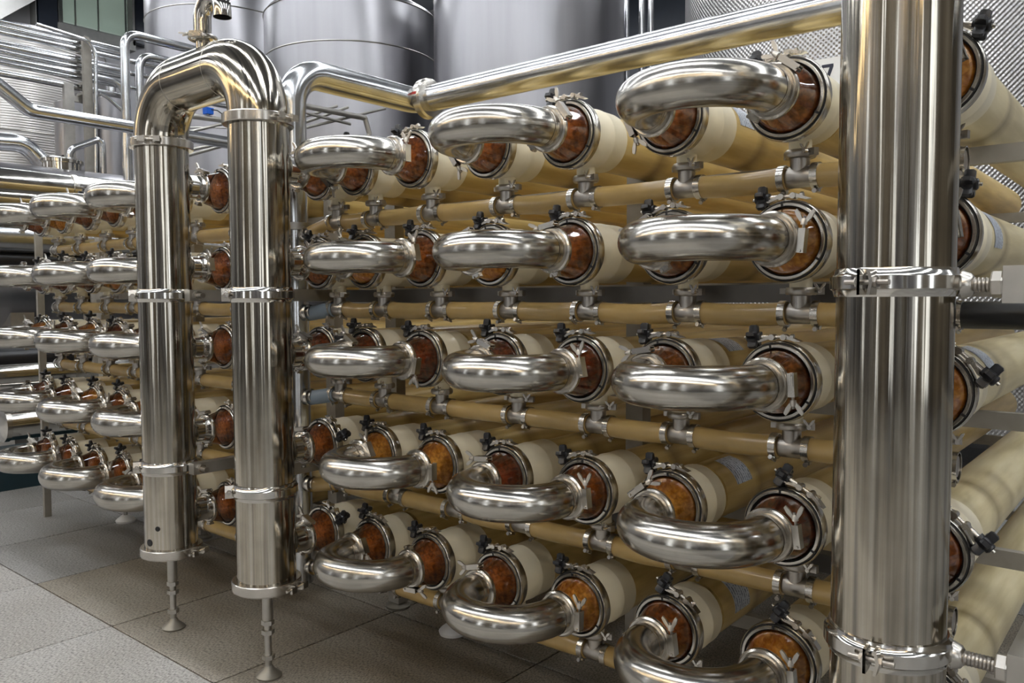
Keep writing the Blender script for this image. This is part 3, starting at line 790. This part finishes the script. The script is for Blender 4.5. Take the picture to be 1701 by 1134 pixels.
# =================================================================== RACK FRAMES AND BRACKETS
def frame(label, xa, xb, posts):
    t = thing('rack_frame', label, 'frame', ((xa + xb) / 2, .55, 0))
    ox = (xa + xb) / 2
    for x in posts:
        for y in (0, 2.2):
            p_ = put('post', MB().box((x - ox, y, 1.06), (.075, .06, 2.06)).mesh('post', 'steelpaint', False), t)
            put('foot_pad', MB().lathe([(.06, 0), (.062, .012), (.045, .022), (.02, .03)], (x - ox, y, 0), (0, 0, 1), 20).mesh('foot_pad', 'foot'), p_)
    for r in range(5):
        for y in (-.045, 2.15):
            put('cross_beam', MB().box((0, y, ROWZ[r] - .125), (xb - xa, .03, .05)).mesh('cross_beam', 'steelpaint', False), t)
    return t
frame('grey steel frame carrying the near rack of membrane tubes', -3.22, .95, (-.05, -1.63, -3.02))
frame('grey steel frame carrying the far rack of membrane tubes', -6.3, -3.36, (-3.5, -4.9, -6.25))
tag(put('end_plate', MB().box((-6.25, .12, 1.075), (.03, .045, 2.15)).mesh('end_plate', 'steelpaint', False)), 'grey steel end plate closing the hose lines of the far rack', 'frame')
# front bearer bars at the bracket heights
for z, nm in ((1.565, 'upper'), (.775, 'lower')):
    tag(put('bearer_bar', MB().box((-1.95, .225, z), (2.66, .04, .055)).mesh('bearer_bar', 'darkbar', False)),
        '%s dark steel bearer bar behind the hose tees of the near rack' % nm, 'beam')
# pale levelling feet seen below the bottom row
for x, y, lb in ((-2.58, .49, 'pale round levelling foot under the middle bottom U-bend'), (-5.67, .41, 'pale round levelling foot under the far-rack bottom row')):
    t = thing('levelling_foot', lb, 'foot', (x, y, 0))
    put('pad', MB().lathe([(.062, 0), (.066, .014), (.056, .026), (.024, .05)], axis=(0, 0, 1), seg=24).mesh('pad', 'white'), t)
    put('stem', MB().cyl((0, 0, .045), (0, 0, .36), .014, 12).mesh('stem', 'dull'), t)
# brackets of the double pipe: square bars running back to the rack
def bracket(X, z, label, off, ylen=.62, slot=True):
    t = thing('bracket_beam', label, 'bracket', (X, HY, z))
    put('bar', MB().box((off, .02 + ylen / 2, 0), (.046, ylen, .052)).mesh('bar', 'dull', False), t)
    sx = -1 if off > 0 else 1
    put('stud', MB().cyl((sx * -.0 + (.12 if off > 0 else -.12), .055, 0), (off + .075 * (1 if off > 0 else -1), .055, 0), .012, 12).mesh('stud', 'cast'), t)
    for s in (-1, 1):
        put('nut', MB().lathe([(.021, 0), (.021, .014)], (off + s * .03 - .007, .055, 0), (1, 0, 0), 6).mesh('nut', 'clamp'), t)
    return t
bracket(XK, 1.57, 'upper grey bracket bar right of the left leg of the double pipe', .16)
bracket(XK, .778, 'lower grey bracket bar right of the left leg of the double pipe', .16)
bracket(XL, 1.57, 'upper grey bracket bar left of the right leg of the double pipe', -.16)
bracket(XL, .805, 'lower grey bracket bar left of the right leg of the double pipe', -.16)
# link plate between both upper brackets
# brackets of the tall pipe at the right
for z, nm, bo in ((1.578, 'upper', .235), (.795, 'lower', .262)):
    t = thing('bracket_beam', '%s square steel bracket beam right of the tall pipe' % nm, 'bracket', (XR, HY, z))
    put('beam', MB().box((bo + .01, .43, 0), (.088, .86, .075)).mesh('beam', MT['dull'], False), t)
    put('threaded_stud', MB().cyl((.105, .02, 0), (bo - .02, .02, 0), .0145, 16).mesh('threaded_stud', 'cast'), t)
    th = MB()
    for k in range(int((bo - .17) / .006)): th.ring([(.0143, -.002), (.0162, 0), (.0143, .002)], (.135 + k * .007, .02, 0), (1, 0, 0), 14)
    put('thread', th.mesh('thread', 'cast'), t)
    put('nut', MB().lathe([(.026, 0), (.028, .003), (.028, .019), (.026, .022)], (bo - .056, .02, 0), (1, 0, 0), 6).mesh('nut', 'wing', angle=20), t)
    put('stud_boss', MB().lathe([(.03, 0), (.024, .016), (.016, .022)], (HR + .010, .02, 0), (1, 0, 0), 16).mesh('stud_boss', 'clamp'), t)

# =================================================================== BACKGROUND TANKS
def tank(X, Y, R, top, label, mat='tank', seams=(), dome=.35, legs=True):
    t = thing('storage_tank', label, 'tank', (X, Y, 0))
    put('shell', MB().lathe([(R, .45), (R, top)], axis=(0, 0, 1), seg=96, cap=(True, False)).mesh('shell', mat), t)
    put('dome', MB().lathe([(R, top), (R * .97, top + .06), (R * .8, top + dome * .55), (R * .45, top + dome * .9), (.05, top + dome)], axis=(0, 0, 1), seg=96, cap=(False, True)).mesh('dome', 'tank'), t)
    put('rim_weld', MB().ring([(R, -.012), (R + .012, 0), (R, .012)], (0, 0, top), (0, 0, 1), 96).mesh('rim_weld', 'dull'), t)
    for z in seams:
        put('seam', MB().ring([(R, -.011), (R + .009, 0), (R, .011)], (0, 0, z), (0, 0, 1), 96).mesh('seam', 'dull'), t)
    for k in range(4):
        a = pi / 4 + k * pi / 2
        put('leg', MB().cyl((R * .85 * cos(a), R * .85 * sin(a), 0), (R * .85 * cos(a), R * .85 * sin(a), .6), .07, 14).mesh('leg', 'dull'), t)
    return t
def zat(x, y, X, Y, R):
    d = ray(x, y); D = math.hypot(X - CAM.x, Y - CAM.y) - R
    return CAM.z + d.z * D / math.hypot(d.x, d.y)
tank(-12.714, 5.525, 1.25, zat(340, -40, -12.7, 5.5, 1.25), 'tall smooth steel tank behind the arch of the double pipe', seams=(zat(340, 4, -12.7, 5.5, 1.25), zat(340, 210, -12.7, 5.5, 1.25)))
tank(-9.542, 5.671, 1.25, zat(585, -12, -9.54, 5.67, 1.25), 'smooth steel tank with weld seam left of the largest smooth tank', seams=(zat(585, 67, -9.54, 5.67, 1.25),))
tank(-6.817, 6.395, 1.25, zat(880, -60, -6.8, 6.4, 1.25), 'smooth steel tank in the top centre behind the overhead pipe', seams=(zat(880, 320, -6.8, 6.4, 1.25),))
tank(-2.356, 6.561, 2.0, 6.2, 'big dimple-jacketed steel tank carrying the number plate', 'dimple')
tank(-13.3, 2.3, 1.35, zat(100, 52, -13.3, 2.3, 1.35), 'dimple-jacketed steel tank at far left behind the pipe bundle', 'dimplefar', seams=(zat(100, 222, -13.3, 2.3, 1.35),), dome=.12)
for k, x in enumerate((-13.2, -9.4, -5.6, 1.9, 5.7)):  # unseen tanks, added so the pipes reflect vertical stripes
    t = tank(x, -7.2, 1.15, 4.6, 'smooth steel tank added behind the camera for reflections, %s from the left' % ORD[k], seams=(2.6,))
    t['group'] = 'added tanks behind the camera'
# slim vertical pipes between the two tanks
for px, r_, nm in ((1041, .035, 'slim bright vertical pipe at the right edge of the centre tank'), (1066, .045, 'slim vertical pipe left of the dark wall pier'), (1081, .04, 'slim vertical pipe touching the dark wall pier')):
    p = onY(px, 50, 7.6)
    tag(put('riser_pipe', MB().lathe([(r_ + .03, 0), (r_ + .03, .02), (r_, .02), (r_, 7.5)], axis=(0, 0, 1), seg=20).mesh('riser_pipe', 'pipe'), None, (p.x, 7.6, 0)), nm, 'pipe')
# number plate 7 on the dimpled tank
d = ray(1391, 132); ox, oy = CAM.x + 2.356, CAM.y - 6.561
qa, qb, qc = d.x ** 2 + d.y ** 2, 2 * (ox * d.x + oy * d.y), ox * ox + oy * oy - 2.02 ** 2
P = CAM + d * ((-qb - math.sqrt(qb * qb - 4 * qa * qc)) / (2 * qa))
yaw_t = math.atan2(P.y - 6.561, P.x + 2.356)
tt = thing('number_plate', 'white plate with a dark number 7 on the dimpled tank', 'sign', P)
tt.rotation_euler = (0, 0, yaw_t + pi / 2)
put('plate', MB().box((0, 0, 0), (.40, .012, .36)).mesh('plate', 'white', False), tt)
sv = MB().prism([(-.045, .075), (.045, .075), (.045, .052), (.000, -.075), (-.028, -.075), (.016, .050), (-.045, .050)], -.0085, -.0062)
put('numeral', sv.mesh('numeral', 'ink', False), tt, (-.075, 0, .055))

# =================================================================== LEFT BACKGROUND PIPEWORK
def bgpipe(pts, r, label, mat='pipe', bend=.12, name='process_pipe'):
    """polyline with rounded corners"""
    P = [Vector(p) for p in pts]; out = [P[0]]
    for i in range(1, len(P) - 1):
        a = (P[i - 1] - P[i]); b = (P[i + 1] - P[i]); k = min(bend, a.length * .45, b.length * .45)
        p0 = P[i] + a.normalized() * k; p2 = P[i] + b.normalized() * k
        for u in range(8):
            s = u / 7; out.append((1 - s) ** 2 * p0 + 2 * s * (1 - s) * P[i] + s * s * p2)
    out.append(P[-1])
    o = P[0].copy()
    return tag(put(name, MB().sweep([p - o for p in out], r, 16).mesh(name, mat), None, o), label, 'pipe')
BX = -9.6
rank = ['topmost', 'second', 'third', 'fourth', 'fifth', 'sixth', 'seventh', 'eighth', 'ninth']
for k, (y0, r_, dx) in enumerate(((34, .020, 0), (43, .024, .03), (53, .030, 0), (69, .018, .05), (76, .034, 0), (87, .022, .05), (97, .030, 0), (106, .02, .05), (123, .034, 0))):
    a = onX(-60, y0 - 13, BX - dx)
    b = Vector((BX - dx, onX(208, 80, BX).y, a.z))
    bgpipe([a, b], r_, 'thin steel pipe, %s of the bundle crossing the upper left' % rank[k])
# bundle bracket post
p = onX(150, 300, BX + .12)
t = thing('bracket_post', 'grey steel post carrying the pipe bundle at upper left', 'frame', (p.x, p.y, 0))
zt_ = onX(148, 66, BX + .12).z
put('post', MB().box((0, 0, zt_ / 2), (.05, .09, zt_)).mesh('post', 'steelpaint', False), t)
for y0 in (70, 88, 106, 124, 142, 158):
    put('arm', MB().box((-.1, 0, onX(148, y0, BX).z), (.24, .05, .03)).mesh('arm', 'steelpaint', False), t)
p2 = onX(118, 300, BX + .02)
t = thing('bracket_post', 'brownish steel post left of the pipe bundle bracket', 'frame', (p2.x, p2.y, 0))
z2 = onX(118, 140, BX).z
put('post', MB().box((0, 0, z2 / 2), (.06, .10, z2)).mesh('post', 'dull', False), t)
put('arm', MB().box((0, (p.y - p2.y) / 2, onX(130, 166, BX).z), (.04, p.y - p2.y, .06)).mesh('arm', 'dull', False), t)
# thin pipe bent over the bracket and running down
bgpipe([onX(60, 40, BX + .2), onX(147, 68, BX + .2), onX(159, 88, BX + .2), onX(160, 290, BX + .2)], .02, 'thin pipe bending down in front of the bundle bracket')
# pale wide pipe with a kink
XB = -7.9
z_ = onX(52, 185, XB).z
bgpipe([onX(-40, 112, XB), onX(50, 184, XB), Vector((XB, onX(470, 240, XB).y, z_))], .062, 'wide pale kinked pipe crossing behind the double pipe', bend=.05)
# tall riser with elbow at x=213 and its neighbours
XA = -8.4
a = onX(213, 300, XA); b = onX(214, 56, XA)
c_ = Vector((XA, onX(345, 84, XA).y, b.z))
bgpipe([Vector((XA, a.y, .05)), Vector((XA, a.y, b.z)), c_], .046, 'tall riser pipe with elbow left of the arch', bend=.16)
a = onX(236, 300, XA); b = onX(238, 92, XA)
bgpipe([Vector((XA, a.y, .05)), Vector((XA, a.y, b.z)), Vector((XA, a.y + 1.6, b.z))], .042, 'shorter riser pipe with elbow just left of the arch', bend=.16)
for k, y0 in enumerate((101, 121, 145)):
    a = onX(214, y0, XA - .06); bgpipe([a, a + Vector((0, 1.2, 0))], .025, 'short cross pipe, %s of three beside the riser' % ORD[k])
bgpipe([onX(228, 100, XA - .10), onX(228, 150, XA - .10)], .025, 'short vertical pipe between the two risers')
bgpipe([onX(166, 155, BX + .25), onX(178, 161, BX + .25), onX(207, 187, BX + .25)], .022, 'thin slanting pipe under the bundle')
bgpipe([onX(160, 128, BX + .1), onX(195, 136, BX + .1), onX(208, 155, BX + .1), onX(208, 280, BX + .1)], .034, 'steel pipe elbowing down at the end of the bundle', bend=.3)
# stair railings behind the arch and the collector, standing on the floor behind the far rack
def railing(label, rods, posts):
    t = thing('stair_railing', label, 'railing', (0, 0, 0))
    for k, (nm, r_, X, px) in enumerate(rods):
        put(nm, MB().sweep([onX(x, y, X) for x, y in px], r_, 14).mesh(nm, 'dull'), t)
    for (x, y, X) in posts:
        p = onX(x, y, X); put('post', MB().cyl((p.x, p.y, 0), p, .02, 12).mesh('post', 'dull'), t)
railing('dark grey stair railing behind the collector pipe', [('handrail', .032, -7.5, ((480, 171), (607, 196))), ('post', .03, -7.5, ((606, 195), (614, 224))),
    ('rod', .016, -7.5, ((480, 181), (582, 206))), ('rod', .016, -7.55, ((480, 219), (640, 180))), ('rod', .016, -7.6, ((480, 213), (578, 178))), ('rod', .016, -7.65, ((480, 203), (560, 176)))],
    [(612, 222, -7.5), (500, 176, -7.5)])
railing('thin stair railing seen between the legs of the double pipe', [('handrail', .03, -8.2, ((300, 190), (400, 204))), ('rod', .017, -8.2, ((310, 220), (390, 201))),
    ('rod', .017, -8.25, ((310, 250), (390, 234))), ('rod', .017, -8.3, ((310, 259), (390, 237)))], [(396, 203, -8.2), (304, 190, -8.2)])
p = onX(346, 196, -8.2)
t = thing('sensor', 'small blue sensor head on the thin railing between the legs', 'sensor', p)
put('head', MB().prism([(-.04, .04), (-.045, .105), (.045, .105), (.04, .04)], -.04, .04).mesh('head', 'blue', False), t)
put('stem', MB().cyl((0, 0, 0), (0, 0, .045), .015, 10).mesh('stem', 'dull'), t)
cpts = [(.03, 0, .09), (.08, .06, .08), (.10, .16, .02), (.10, .25, -.06)]
put('cable', MB().sweep(cpts, .006, 8).mesh('cable', 'gasket'), t)
# horizontal vessel with hatch at the left
VX, VR = -8.75, .80
vz = onX(20, 272, VX).z - VR
t = thing('horizontal_vessel', 'horizontal steel vessel with round hatch at far left', 'vessel', (VX, .3, 0))
put('shell', MB().lathe([(.10, -.30), (.45, -.24), (.70, -.10), (VR, .05), (VR, 3.2), (.6, 3.4)], (0, 0, vz), (0, 1, 0), 64).mesh('shell', 'tank'), t)
for s in (.4, 2.6): put('saddle', MB().box((0, s, (vz - VR * .6) / 2), (1.0, .2, vz - VR * .6)).mesh('saddle', 'dull', False), t)
hp = onX(98, 268, VX)
ht = put('hatch', MB().lathe([(.20, 0), (.20, .09), (.22, .09), (.22, .12), (.19, .14)], (0, hp.y - .3, vz + VR - .04), (0, 0, 1), 32).mesh('hatch', 'polish'), t)
put('hatch_handle', MB().cyl((-.1, hp.y - .3, vz + VR + .12), (.1, hp.y - .3, vz + VR + .12), .012, 10).mesh('hatch_handle', 'black'), ht)
bgpipe([onX(-40, 232, VX), onX(40, 238, VX), onX(72, 272, VX)], .085, 'wide pale pipe elbow entering the vessel top', bend=.5)
bgpipe([onX(116, 272, VX + .1), onX(116, 248, VX + .1), onX(170, 229, VX + .1), onX(172, 300, VX + .1)], .033, 'slim inverted-U pipe beside the vessel hatch', bend=.1)
# small upright tank behind the bundle bracket
p = onY(186, 300, 1.4)
zt_ = onX(186, 166, -10.6)
t = thing('buffer_tank', 'slim upright steel buffer tank behind the riser pipe', 'tank', (zt_.x, zt_.y, 0))
put('shell', MB().lathe([(.17, .4), (.17, zt_.z), (.12, zt_.z + .03), (.05, zt_.z + .05)], axis=(0, 0, 1), seg=32).mesh('shell', 'tank'), t)
put('neck', MB().cyl((0, 0, zt_.z), (0, 0, zt_.z + .2), .05, 16).mesh('neck', 'pipe'), t)
for k in range(3):
    a = k * 2.094; put('leg', MB().cyl((.13 * cos(a), .13 * sin(a), 0), (.13 * cos(a), .13 * sin(a), .45), .02, 10).mesh('leg', 'dull'), t)
zt_ = onX(128, 175, -10.9)
t = thing('buffer_tank', 'upright steel cabinet-like tank behind the bundle post', 'tank', (zt_.x, zt_.y, 0))
put('shell', MB().lathe([(.26, .4), (.26, zt_.z), (.22, zt_.z + .03)], axis=(0, 0, 1), seg=32).mesh('shell', 'tank'), t)
for k in range(3):
    a = k * 2.094; put('leg', MB().cyl((.2 * cos(a), .2 * sin(a), 0), (.2 * cos(a), .2 * sin(a), .45), .02, 10).mesh('leg', 'dull'), t)
# steel housings lying behind the left end of the far rack
for k, (y0, r_, mt) in enumerate(((303, .115, 'polish'), (328, .10, 'polish'), (392, .13, 'pipe'), (622, .10, 'polish'), (706, .13, 'polish'), (595, .09, 'black'), (430, .08, 'black'))):
    a = onX(10, y0, -7.35 - .02 * k)
    t = thing('steel_housing', 'horizontal %s cylinder at the left edge, %s from the top' % ('black' if mt == 'black' else 'steel', ORD[[0, 1, 2, 5, 6, 4, 3][k]]), 'cylinder', (a.x, .35 - (.12 if k == 4 else 1.3), a.z))
    put('barrel', MB().lathe([(r_ * .6, -.01), (r_, .0), (r_, 3.4)], seg=36).mesh('barrel', mt), t)
    for yy in (.02, 1.75):
        put('strap', MB().ring([(r_, -.02), (r_ + .008, -.02), (r_ + .008, .02), (r_, .02)], (0, yy, 0), (0, 1, 0), 36).mesh('strap', 'clamp'), t)
    put('stand', MB().box((0, 1.9, -a.z / 2), (.05, .05, a.z)).mesh('stand', 'steelpaint', False), t)
p = onX(20, 800, -7.6)
t = thing('floor_crate', 'dark teal crate on the floor at the left edge', 'crate', (-7.6, p.y + .2, 0))
put('body', MB().box((0, 0, .13), (.5, .8, .26)).mesh('body', 'teal', False), t)
put('lid', MB().box((0, 0, .275), (.53, .83, .03)).mesh('lid', 'teal', False), t)

for o in bpy.data.objects:
    if o.type == 'MESH' and not o.data.materials: o.data.materials.append(MT['dull'])
